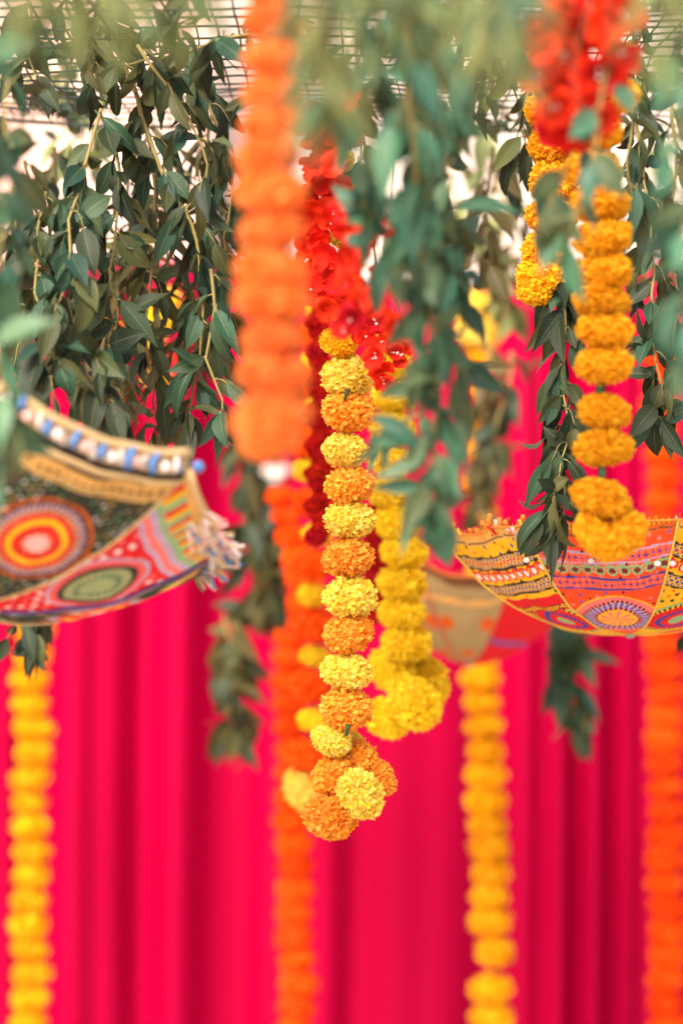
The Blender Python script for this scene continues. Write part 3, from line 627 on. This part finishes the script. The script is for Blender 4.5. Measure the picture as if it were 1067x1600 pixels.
#   sprigs lying on the net
for k, (lb, pa) in enumerate([
    ('thin twig with small leaves lying on the net in the top left corner', [(20, 40, 2.7), (60, 66, 2.9), (110, 74, 3.0), (150, 60, 2.9)]),
    ('small leaved twig on the net left of the crisp dark leaf sprig', [(150, 20, 2.6), (200, 60, 2.75), (250, 40, 2.7)]),
    ('small leaved twig on the net right of the thick orange garland top', [(470, 30, 2.7), (500, 90, 2.8), (540, 120, 3.0)]),
    ('small leaved twig tangled in the net right of the middle cluster', [(700, 40, 2.7), (740, 90, 2.8), (790, 110, 2.9), (830, 90, 2.9)]),
    ('leafy twig hanging off the net edge right of the middle cluster', [(700, 130, 3.1), (735, 175, 3.15), (770, 190, 3.2), (815, 170, 3.2)]),
    ('small leaved twig on the net right of the scarlet blossoms', [(960, 60, 2.8), (985, 110, 2.9), (1010, 130, 2.95), (1050, 90, 2.9)]),
    ('small leaved twig on the net over the upper left leaf mass', [(10, 120, 3.0), (70, 150, 3.2), (130, 160, 3.2), (180, 140, 3.1)])]):
    branch('net_twig', lb, pa, 'small', 'dark', 'moss', 20, 22, 1.0, 2, 60 + k, group='twigs caught in the overhead net', cat='twig', stem='stem_dark', sr=.0014)
branch(LB, 'blurred branch against the cream cloth where the drape top meets the net', [(700, 240, 4.0), (715, 320, 4.0), (745, 390, 4.0), (790, 430, 4.0), (800, 480, 4.0)], 'wide', 'olive', 'moss', 26, 50, 1.3, 4, 91)
branch(LB, 'blurred olive branch behind the short amber garland', [(800, 230, 3.9), (790, 310, 3.9), (805, 390, 3.9), (790, 450, 3.9)], 'wide', 'olive', 'dark', 34, 44, 1.2, 3, 92)
branch(LB, 'blurred green branch against the cream cloth right of the amber garland', [(1000, 220, 3.9), (1010, 300, 3.9), (1000, 380, 3.9), (1015, 450, 3.9)], 'wide', 'dark', 'moss', 34, 44, 1.2, 3, 93)
branch(LB, 'branch filling the gap between thick orange garland and middle cluster', [(560, 40, 2.95), (556, 140, 2.95), (566, 240, 2.95), (560, 320, 2.95)], 'wide', 'teal', 'olive', 36, 44, 1.0, 4, 94)
branch(LB, 'dark branch climbing behind the scarlet blossoms', [(850, 60, 2.95), (830, 130, 2.95), (815, 190, 2.95), (825, 240, 2.95)], 'wide', 'dark', 'moss', 38, 40, 1.0, 3, 95)
branch(LB, 'branch of blue green leaves hanging in the upper right behind the amber bloom', [(975, 110, 2.6), (985, 180, 2.6), (980, 260, 2.6), (1000, 340, 2.6)], 'wide', 'teal', 'pale', 38, 44, 1.0, 3, 96)
for k, (lb, x, d, q) in enumerate([('feathery moss spray over the net left of the bare stem', 130, 1.7, 30), ('feathery moss spray falling low between orange garland and middle cluster', 500, 1.6, 150), ('feathery moss spray over the net left of scarlet blossoms', 765, 1.65, 90)]):
    branch('fern_spray', lb, [(x, -150, d), (x + 6, -70, d), (x - 4, q - 60, d), (x + 8, q, d)], 'fern', 'moss', 'pale', 26, 80, .9, 8, 100 + k, group='close fern sprays', cat='fern spray')
#   background
BGp = 'blurred leaf bunches against the drape'
branch(LB, 'dark blurred leaf column left of the orange garlands', [(392, 660, 4.2), (396, 740, 4.2), (400, 810, 4.2), (398, 880, 4.2), (402, 950, 4.2)], 'broad', 'dark', 'olive', 17, 48, 1.3, 6, 37, group=BGp, spread=1.0)
branch(LB, 'blurred brown green leaf bunch ending lowest on the drape left of the orange garland', [(350, 960, 4.2), (365, 1020, 4.2), (372, 1080, 4.2), (366, 1140, 4.2)], 'broad', 'olive', 'dark', 18, 44, 1.25, 5, 38, group=BGp)
branch(LB, 'blurred blue green leaf bunch hanging under the right parasol', [(888, 940, 4.1), (890, 1000, 4.1), (892, 1060, 4.1), (905, 1120, 4.1)], 'broad', 'teal', 'pale', 17, 34, 1.3, 5, 39, group=BGp, spread=.7)
branch(LB, 'small crisp leaf tuft hanging below the left parasol', [(48, 915, 3.15), (50, 945, 3.15), (46, 975, 3.15), (50, 1010, 3.15)], 'wide', 'dark', 'teal', 14, 50, .95, 3, 40, group=BGp)
branch(LB, 'blurred dark leaf bunch beside the far yellow bloom right of centre', [(800, 550, 4.0), (795, 600, 4.0), (775, 660, 4.0), (758, 730, 4.0)], 'wide', 'dark', 'olive', 30, 44, 1.2, 4, 41, group=BGp)
branch(LB, 'blurred brown green leaf strip twined round the golden garland above the beige parasol', [(765, 540, 4.3), (755, 620, 4.3), (760, 700, 4.3), (748, 780, 4.3), (755, 860, 4.3)], 'wide', 'olive', 'dark', 22, 34, 1.2, 4, 44, group=BGp)
branch(LB, 'small olive leaf pair poking out under the left parasol fringe', [(300, 845, 2.75), (306, 862, 2.75), (312, 875, 2.75)], 'slim', 'olive', None, 14, 22, .9, 2, 42, group=BGp)
branch(LB, 'small dark leaf cluster under the right parasol at the right edge', [(1062, 965, 3.2), (1066, 985, 3.2), (1070, 1000, 3.2)], 'small', 'dark', None, 14, 26, 1.1, 3, 43, group=BGp)
print('leaves', LEAVES[0])

# ------------------------------------------------------------------ embroidered parasols hung upside down
def hx(*rgb): return np.array(srgb(*rgb)[:3])
CLR = dict(orange=hx(240, 72, 24), yellow=hx(240, 178, 20), red=hx(220, 12, 32), green=hx(34, 48, 38), beige=hx(226, 170, 92), pink=hx(245, 118, 110), blue=hx(50, 62, 140),
           purple=hx(110, 84, 150), black=hx(28, 20, 30), white=hx(240, 225, 215), maroon=hx(120, 30, 40), mint=hx(140, 175, 120), lilac=hx(190, 160, 185), tan=hx(165, 140, 92), dkorange=hx(215, 90, 20), brown=hx(110, 66, 40))
def paint(col, mask, c): col[mask] = CLR[c] if isinstance(c, str) else c
def rings(col, X, Y, cx, cy, spec, squash=1.0, dot=None):
    r = np.hypot(X - cx, (Y - cy) * squash); a = np.arctan2(Y - cy, X - cx)
    for (r0, r1, c, nd, c2) in spec:
        m = (r >= r0) & (r < r1); paint(col, m, c)
        if nd: paint(col, m & (np.sin(a * nd + r * 30) > 0.1), c2)
def speckle(col, X, Y, mask, cell, cs, seed, dens=.75, size=.22):
    gx = np.floor(X / cell).astype(int); gy = np.floor(Y / cell + .5 * (gx % 2)).astype(int)
    fxx = X / cell - gx - .5; fyy = Y / cell + .5 * (gx % 2) - gy - .5
    h = np.sin(gx * 127.1 + gy * 311.7 + seed) * 43758.5453; h = h - np.floor(h)
    h2 = np.sin(gx * 269.5 + gy * 183.3 + seed) * 9631.77; h2 = h2 - np.floor(h2)
    m = mask & ((np.abs(fxx + (h2 - .5) * .3) + np.abs(fyy)) < size * (0.8 + .6 * h2)) & (h < dens)
    inner = (np.abs(fxx + (h2 - .5) * .3) + np.abs(fyy)) < size * .35
    idx = (h2 * len(cs)).astype(int) % len(cs)
    for k, c in enumerate(cs): paint(col, m & (idx == k), c)
    return m & inner
def braid(col, X, Y, y0, y1, ground_, edge, wave1, dot, freq=95):
    m = (Y >= y0) & (Y < y1); t = (Y - y0) / (y1 - y0); paint(col, m, ground_)
    paint(col, m & ((t < .14) | (t > .86)), edge)
    paint(col, m & (((t > .14) & (t < .24)) | ((t > .76) & (t < .86))) & (np.sin(X * freq * 4) > -.3), wave1)
    s = np.sin(X * freq)
    for sg in (1, -1): paint(col, m & (np.abs(t - .5 - sg * .2 * s) < .075), wave1)
    paint(col, m & (np.abs(t - .5) < .09) & (np.abs(s) > .75), dot)
def pattern(kind, X, Y, seed):
    """X across the panel, Y from the centre (0) to the rim (1), as fractions of the radius"""
    n = X.shape; col = np.zeros(n + (3,)); full = np.ones(n, bool)
    if kind in ('orange', 'yellow', 'yellow2'):
        base = 'orange' if kind == 'orange' else 'yellow'
        paint(col, full, base)
        speckle(col, X, Y, full, .045, ['pink', 'black', 'purple', 'pink'] if base == 'orange' else ['black', 'red', 'blue', 'black'], seed)
        if base == 'orange':
            braid(col, X, Y, .835, .90, 'pink', 'lilac', 'orange', 'blue'); braid(col, X, Y, .69, .76, 'pink', 'blue', 'orange', 'blue')
        else:
            braid(col, X, Y, .835, .90, 'blue', 'black', 'yellow', 'red'); braid(col, X, Y, .69, .76, 'blue', 'black', 'yellow', 'blue')
        m = (Y > .775) & (Y < .825)
        cx = (np.floor(X / .065) + .5) * .065; rr = np.hypot((X - cx), (Y - .80) * 1.25)
        paint(col, m & (rr < .030), 'mint' if base == 'orange' else 'red'); paint(col, m & (rr < .018), 'maroon' if base == 'orange' else 'white')
        paint(col, (np.abs(Y - .822 - .004 * np.sin(X * 95)) < .005), 'mint' if base == 'orange' else 'red')
        if kind == 'orange':
            rings(col, X, Y, 0, .43, [(.0, .09, 'yellow', 9, 'pink'), (.09, .105, 'yellow', 0, 0), (.105, .125, 'black', 26, 'pink'), (.125, .165, 'purple', 30, 'lilac'), (.165, .185, 'black', 44, 'pink'), (.185, .215, 'pink', 0, 0), (.215, .226, 'yellow', 0, 0)])
            paint(col, (np.abs(Y - .30 - .2 * np.abs(X)) < .010) & (np.abs(X) > .2), 'yellow')
        else:
            rings(col, X, Y, 0, .43, [(.0, .05, 'mint', 0, 0), (.05, .09, 'red', 0, 0), (.09, .12, 'blue', 0, 0), (.12, .165, 'red', 0, 0), (.165, .19, 'yellow', 40, 'black'), (.19, .205, 'mint', 0, 0)])
            if kind == 'yellow2': paint(col, (Y > .55) & (Y < .66), 'red'); braid(col, X, Y, .56, .60, 'maroon', 'black', 'yellow', 'red')
        paint(col, (Y > .95), 'dkorange' if kind == 'orange' else 'beige'); paint(col, (Y > .957) & (Y < .963), 'brown'); paint(col, (Y > .975) & (np.sin(X * 260) > .2), 'yellow')
    elif kind == 'dark':
        paint(col, full, 'green'); speckle(col, X, Y, full, .026, ['yellow', 'mint', 'white', 'brown', 'tan'], seed, .8, .26)
        rings(col, X, Y, 0, .60, [(.0, .05, 'pink', 9, 'white'), (.05, .072, 'dkorange', 20, 'red'), (.072, .095, 'red', 0, 0), (.095, .12, 'yellow', 0, 0), (.12, .142, 'red', 0, 0), (.142, .162, 'red', 36, 'mint'), (.162, .182, 'lilac', 50, 'brown'), (.182, .20, 'black', 24, 'brown'), (.20, .21, 'dkorange', 0, 0)])
        m = (np.abs(Y - .60) < .016) & (np.abs(X) > .21); paint(col, m, 'dkorange'); paint(col, m & (np.sin(X * 300) > 0), 'brown')
        m = (Y > .87) & (Y < .96); paint(col, m, 'beige'); paint(col, m & (np.abs(Y - .905) < .009) & (np.sin(X * 160) > -.2), 'brown'); paint(col, m & (np.abs(Y - .885) < .004), 'tan')
        paint(col, (Y > .94), 'black')
    elif kind == 'red':
        paint(col, full, 'red'); speckle(col, X, Y, full, .055, ['pink', 'pink', 'white'], seed, .7, .25)
        rings(col, X, Y, 0, .56, [(.0, .07, 'mint', 12, 'tan'), (.07, .095, 'black', 20, 'mint'), (.095, .13, 'tan', 34, 'mint'), (.13, .155, 'black', 30, 'green'), (.155, .185, 'pink', 44, 'red'), (.185, .20, 'lilac', 0, 0)])
        m = (Y > .78); paint(col, m, 'lilac'); paint(col, m & (np.sin(Y * 110) > .0), 'pink'); paint(col, m & (np.abs(Y - .865) < .012), 'mint')
        m = (Y > .88); paint(col, m, 'red'); paint(col, m & (np.sin(X * 80) > .2), 'mint'); paint(col, m & (np.sin(X * 80 + 2) > .55), 'yellow'); paint(col, Y > .96, 'beige')
    elif kind == 'plain_red':
        paint(col, full, 'red'); paint(col, (Y > .9), 'dkorange'); paint(col, (Y > .45) & (Y < .5), 'purple')
    elif kind == 'tan':
        paint(col, full, 'tan'); paint(col, (Y > .93), 'brown'); paint(col, (Y > .78) & (Y < .82), 'beige')
        cx = (np.floor(X / .34) + .5) * .34
        rr = np.hypot(X - cx, (Y - .62)); paint(col, rr < .06, 'dkorange')
        rr = np.hypot(X, (Y - .30)); paint(col, rr < .06, 'dkorange')
    col *= (1 + 0.05 * np.sin(X * 900)[..., None]) * (1 + .05 * np.sin(Y * 900)[..., None])
    return np.clip(col, 0, 1)
def print_mat(name):
    m, t, bs, out = mat_new(name)
    a = N(t, 'ShaderNodeVertexColor'); a.layer_name = 'col'
    nf = scale_noise(t, 25, 4)
    c = mixrgb(t, a.outputs['Color'], (0.3, 0.2, 0.12, 1), mth(t, 'MULTIPLY', nf, 0.12))
    t.links.new(c, bs.inputs['Base Color']); bs.inputs['Roughness'].default_value = .8; bs.inputs['Specular IOR Level'].default_value = .15
    w1 = scale_noise(t, 1100, 2); bp = N(t, 'ShaderNodeBump'); bp.inputs['Strength'].default_value = .3; bp.inputs['Distance'].default_value = .0006
    t.links.new(w1, bp.inputs['Height']); t.links.new(bp.outputs[0], bs.inputs['Normal'])
    add_translucent(t, bs, out, c, .18); return m
M['print'] = print_mat('embroidered_cloth')
for nm, c in (('th_beige', (.72, .48, .22, 1)), ('th_white', (.8, .66, .6, 1)), ('th_blue', (.12, .28, .62, 1)), ('th_orange', (.85, .22, .03, 1)), ('th_red', (.75, .03, .04, 1)), ('th_purple', (.10, .05, .28, 1)), ('th_pink', (.8, .45, .38, 1)), ('th_yellow', (.82, .5, .06, 1))):
    M[nm] = plain('thread_' + nm[3:], c, .85, var=.3, nscale=300)
def parasol(label, cx, cy, d, Rpx, hpx, tilt_deg, seam0, kinds, fine, cordmat, sag=.03, fwd=0.0, pw=2.3, edge='fringe', seed=1, droop=0.0, peak=.010):
    rs = random.Random(seed)
    Rm, hm = Rpx * K * d, hpx * K * d
    o0 = P(cx, cy, d); e = empty('hanging_parasol', o0, label, 'parasol', 'embroidered parasols hung upside down')
    rot = Matrix.Rotation(R(tilt_deg), 3, 'Y') @ Matrix.Rotation(R(fwd), 3, 'X')
    dA = 2 * math.pi / 8
    def surf(a, r, off=0.0):
        # a: azimuth, 0 towards the lens, positive to the right; 8 flats with the rim sagging between ribs
        k = (a - seam0) / dA; f = k - math.floor(k)
        chord = math.cos(dA / 2) / math.cos((f - .5) * dA)
        rr = r * (1 + (chord - 1) * .75)
        belly = 4 * f * (1 - f)
        z = -hm * (1 - r ** pw) + peak * (1 - belly) * r * r - sag * .35 * belly * r ** 5
        z -= droop * max(0, min(1, (abs(math.atan2(math.sin(a), math.cos(a))) - R(35)) / R(55))) * (1 if math.sin(a) < 0 else 0) * r ** 4
        z += .006 * noise.noise(Vector((a * 5, r * 6, seed))) * r
        q = Vector((math.sin(a) * rr * Rm, -math.cos(a) * rr * Rm, z))
        if off: q += Vector((math.sin(a), -math.cos(a), -.6)).normalized() * off
        return o0 + rot @ q
    for k in range(8):
        a0 = seam0 + k * dA
        am = math.degrees(math.atan2(math.sin(a0 + dA / 2), math.cos(a0 + dA / 2)))
        n = fine if abs(am) < 115 else 24
        U, V = np.meshgrid(np.linspace(0, 1, n + 1), np.linspace(0.02, 1, n + 1))
        th = (U - .5) * dA; Xp = V * np.sin(th); Yp = V * np.cos(th) / math.cos(dA / 2) * .96
        Yp = np.where(V > .6, Yp * 0 + V * (1.0), Yp * 1.0) if False else V * (1 - .25 * (1 - np.cos(th)) )
        col = pattern(kinds[k % len(kinds)], Xp, Yp, seed * 3 + k)
        vv = [surf(a0 + u * dA, v) for u, v in zip(U.ravel(), V.ravel())]
        ff = [(j * (n + 1) + i, j * (n + 1) + i + 1, (j + 1) * (n + 1) + i + 1, (j + 1) * (n + 1) + i) for j in range(n) for i in range(n)]
        po = put('cloth_panel', mesh('cloth_panel', vv, ff, M['print'], True, None, col.reshape(-1, 3)), e)
        mb = MB(); mb.tube([surf(a0, .02 + .98 * i / 24, .001) for i in range(25)], .0014, n=5); put('seam_cord', mb.build('seam_cord', M[cordmat]), e)
        mb = MB(); mb.tube([surf(a0, .02 + .98 * i / 12, -.006) for i in range(13)], .0022, n=5); put('rib', mb.build('rib', M['metal']), e)
        if edge == 'fringe':
            mb = MB(); mb.tube([surf(a0 + dA * i / 16, 1.0, .0015) for i in range(17)], .0013, n=6); put('rim_cord', mb.build('rim_cord', M['th_orange']), e)
            mb = MB()
            for i in range(44):
                p = surf(a0 + dA * (i + rs.random()) / 44, 1.0)
                L = rs.uniform(.003, .009); q = p + Vector((rs.uniform(-.4, .4), rs.uniform(-.4, .4), rs.uniform(.2, 1))) * L
                mb.tube([p, (p + q) / 2 + Vector((rs.uniform(-1, 1), rs.uniform(-1, 1), rs.uniform(-.5, 1))) * L * .3, q], .0005, n=3)
            o = put('frayed_threads', mb.build('frayed_threads', M[rs.choice(['th_orange', 'th_yellow', 'th_orange', 'th_red'])]), e); o['kind'] = 'stuff'
    # hub under the centre
    mb = MB(); a = surf(0, 0) ; mb.tube([a + rot @ Vector((0, 0, .03)), a + rot @ Vector((0, 0, -.004)), a + rot @ Vector((0, 0, -.006))], .008, .004, 10); put('hub', mb.build('hub', M['metal']), e)
    mb = MB(); a = surf(0, 0); mb.tube([a + rot @ Vector((0, 0, .0)), o0 + rot @ Vector((0, 0, .01))], .004, n=8); put('shaft', mb.build('shaft', M['metal']), e)
    # three hanging cords up to the net
    for q in (.5, 2.6, 4.7):
        p = surf(q, .99); t_ = Vector((p.x, p.y, netz(p.x, p.y))); mb = MB(); mb.tube([p, (p + t_) / 2, t_], .0003, n=4); put('hanging_thread', mb.build('hanging_thread', M['cord']), e)
    return e, surf, dA, rs
# right parasol
eR, sR, dA, rs = parasol('orange and yellow embroidered parasol bowl at the right, sharp at its near side', 982, 842, 3.06, 296, 148, 0, R(7) - 2 * math.pi / 8 * 4, ['yellow', 'orange', 'yellow2', 'orange', 'yellow', 'orange', 'yellow'] and
                         ['orange', 'yellow', 'yellow2', 'orange', 'yellow', 'red', 'yellow', 'orange'], 150, 'th_yellow', seed=4, pw=2.7, fwd=-6, sag=.006, peak=.003)
# small mirrors and ribbon knots along it
for a in (-44, -20, 3, 8, 14, 20):
    p = sR(R(a), .82 if a > 0 else .86, .002); mb = MB(); mb.ball(p, .0042, 10, 6, (1, .5, .8)); put('mirror_disc', mb.build('mirror_disc', M['th_white']), eR)
for k in range(46):
    a = R(rs.uniform(-115, -30)); p = sR(a, rs.choice([1.0, 1.0, .97, .93 if a < R(-70) else 1.0])); mb = MB()
    q = p + Vector((rs.uniform(-.7, .3), rs.uniform(-.3, .3), rs.uniform(.1, 1))) * rs.uniform(.008, .02)
    sd_ = Vector((rs.uniform(-1, 1), .3, rs.uniform(-1, 1))).normalized() * rs.uniform(.002, .005)
    mb.tube([p, (p + q) / 2 + sd_, q], .0022, .0035, 5); put('ribbon_knot', mb.build('ribbon_knot', M[rs.choice(['th_orange', 'th_yellow', 'th_pink', 'th_orange', 'th_red'])]), eR)
# left parasol, nearer and tilted
eL, sL, dA, rs = parasol('tilted dark and red embroidered parasol bowl at the left with blue and white tassels', -30, 790, 2.42, 400, 165, 8, R(10), ['dark', 'red', 'dark', 'red', 'dark', 'red', 'dark', 'dark'], 150, 'th_beige', edge='none', pw=2.2, fwd=-20, seed=6)
for a0, a1 in ((-35, 10), (10, 55)):
    for rr, rad in ((1.0, .0048), (.965, .0032)):
        mb = MB(); mb.tube([sL(R(a0 + (a1 - a0) * i / 20), rr, .002) + (Vector((0, 0, .020)) if rr == 1.0 else Vector((0, 0, 0))) for i in range(21)], rad, n=6); put('trim_cord', mb.build('trim_cord', M['th_beige']), eL)
n_t = 40
for i in range(n_t):
    a = R(-34 + 88 * (i + .5) / n_t + rs.uniform(-.7, .7)); p = sL(a, 1.0, .003); top_ = p + Vector((0, 0, .020))
    mb = MB()
    if i % 3 == 1:
        mb.ball(p + Vector((0, -.003, .008)), .0062, 9, 6, (1, .6, .9)); mt_ = 'th_white' if i % 2 else 'th_pink'
    else:
        top_ = p + (top_ - p) * rs.uniform(.7, 1.0) + Vector((rs.uniform(-.007, .007), 0, 0)); mb.tube([top_, (p + top_) / 2 + Vector((rs.uniform(-.004, .004), -.004, 0)), p + Vector((0, 0, rs.uniform(0, .008)))], .0026, .0042, 6); mt_ = 'th_blue' if i % 3 == 0 else 'th_white'
    put('tassel', mb.build('tassel', M[mt_]), eL)
for i in range(20):   # band cloth behind the tassels
    pass
mb = MB()
for i in range(60):
    a, b = R(-35 + 90 * i / 60), R(-35 + 90 * (i + 1) / 60); up = Vector((0, 0, .020))
    mb.quad(sL(a, 1), sL(b, 1), sL(b, 1) + up, sL(a, 1) + up)
o = put('trim_band', mb.build('trim_band', M['th_beige']), eL); md = o.modifiers.new('thickness', 'SOLIDIFY'); md.thickness = .0015
for i in range(90):   # tassel fringe at the right corner
    a = R(rs.uniform(66, 112)); p = sL(a, rs.uniform(.93, 1.0), .002); L = rs.uniform(.014, .026)
    q = p + Vector((rs.uniform(.1, .9), rs.uniform(-.6, .2), rs.uniform(-1.0, .25))).normalized() * L
    mb = MB(); mb.tube([p, (p + q) / 2 + Vector((0, 0, rs.uniform(0, .003))), q], .0008, .0015, 5); put('fringe_tuft', mb.build('fringe_tuft', M[['th_white', 'th_blue', 'th_pink', 'th_beige', 'th_white'][i % 5]]), eL)
mb = MB(); mb.tube([sL(R(55 + 42 * i / 14), 1.0, .002) + Vector((0, 0, .002)) for i in range(15)], .0042, n=7); put('trim_cord', mb.build('trim_cord', M['th_beige']), eL)
mb = MB(); mb.ball(sL(R(62), 1.0) + Vector((.002, 0, .03)), .006, 10, 7); put('bead', mb.build('bead', M['th_blue']), eL)
mb = MB(); mb.tube([sL(R(97), .15 + .8 * i / 30, .002) for i in range(31)], .0018, n=5); put('seam_cord', mb.build('seam_cord', M['th_purple']), eL)
# middle parasol, far
parasol('faded beige parasol bowl with orange ovals, blurred behind the golden garland', 742, 903, 3.95, 185, 134, 4, R(-30), ['tan', 'plain_red', 'plain_red', 'tan', 'tan', 'plain_red', 'tan', 'tan'], 60, 'th_red', seed=8, pw=1.9, fwd=-5)
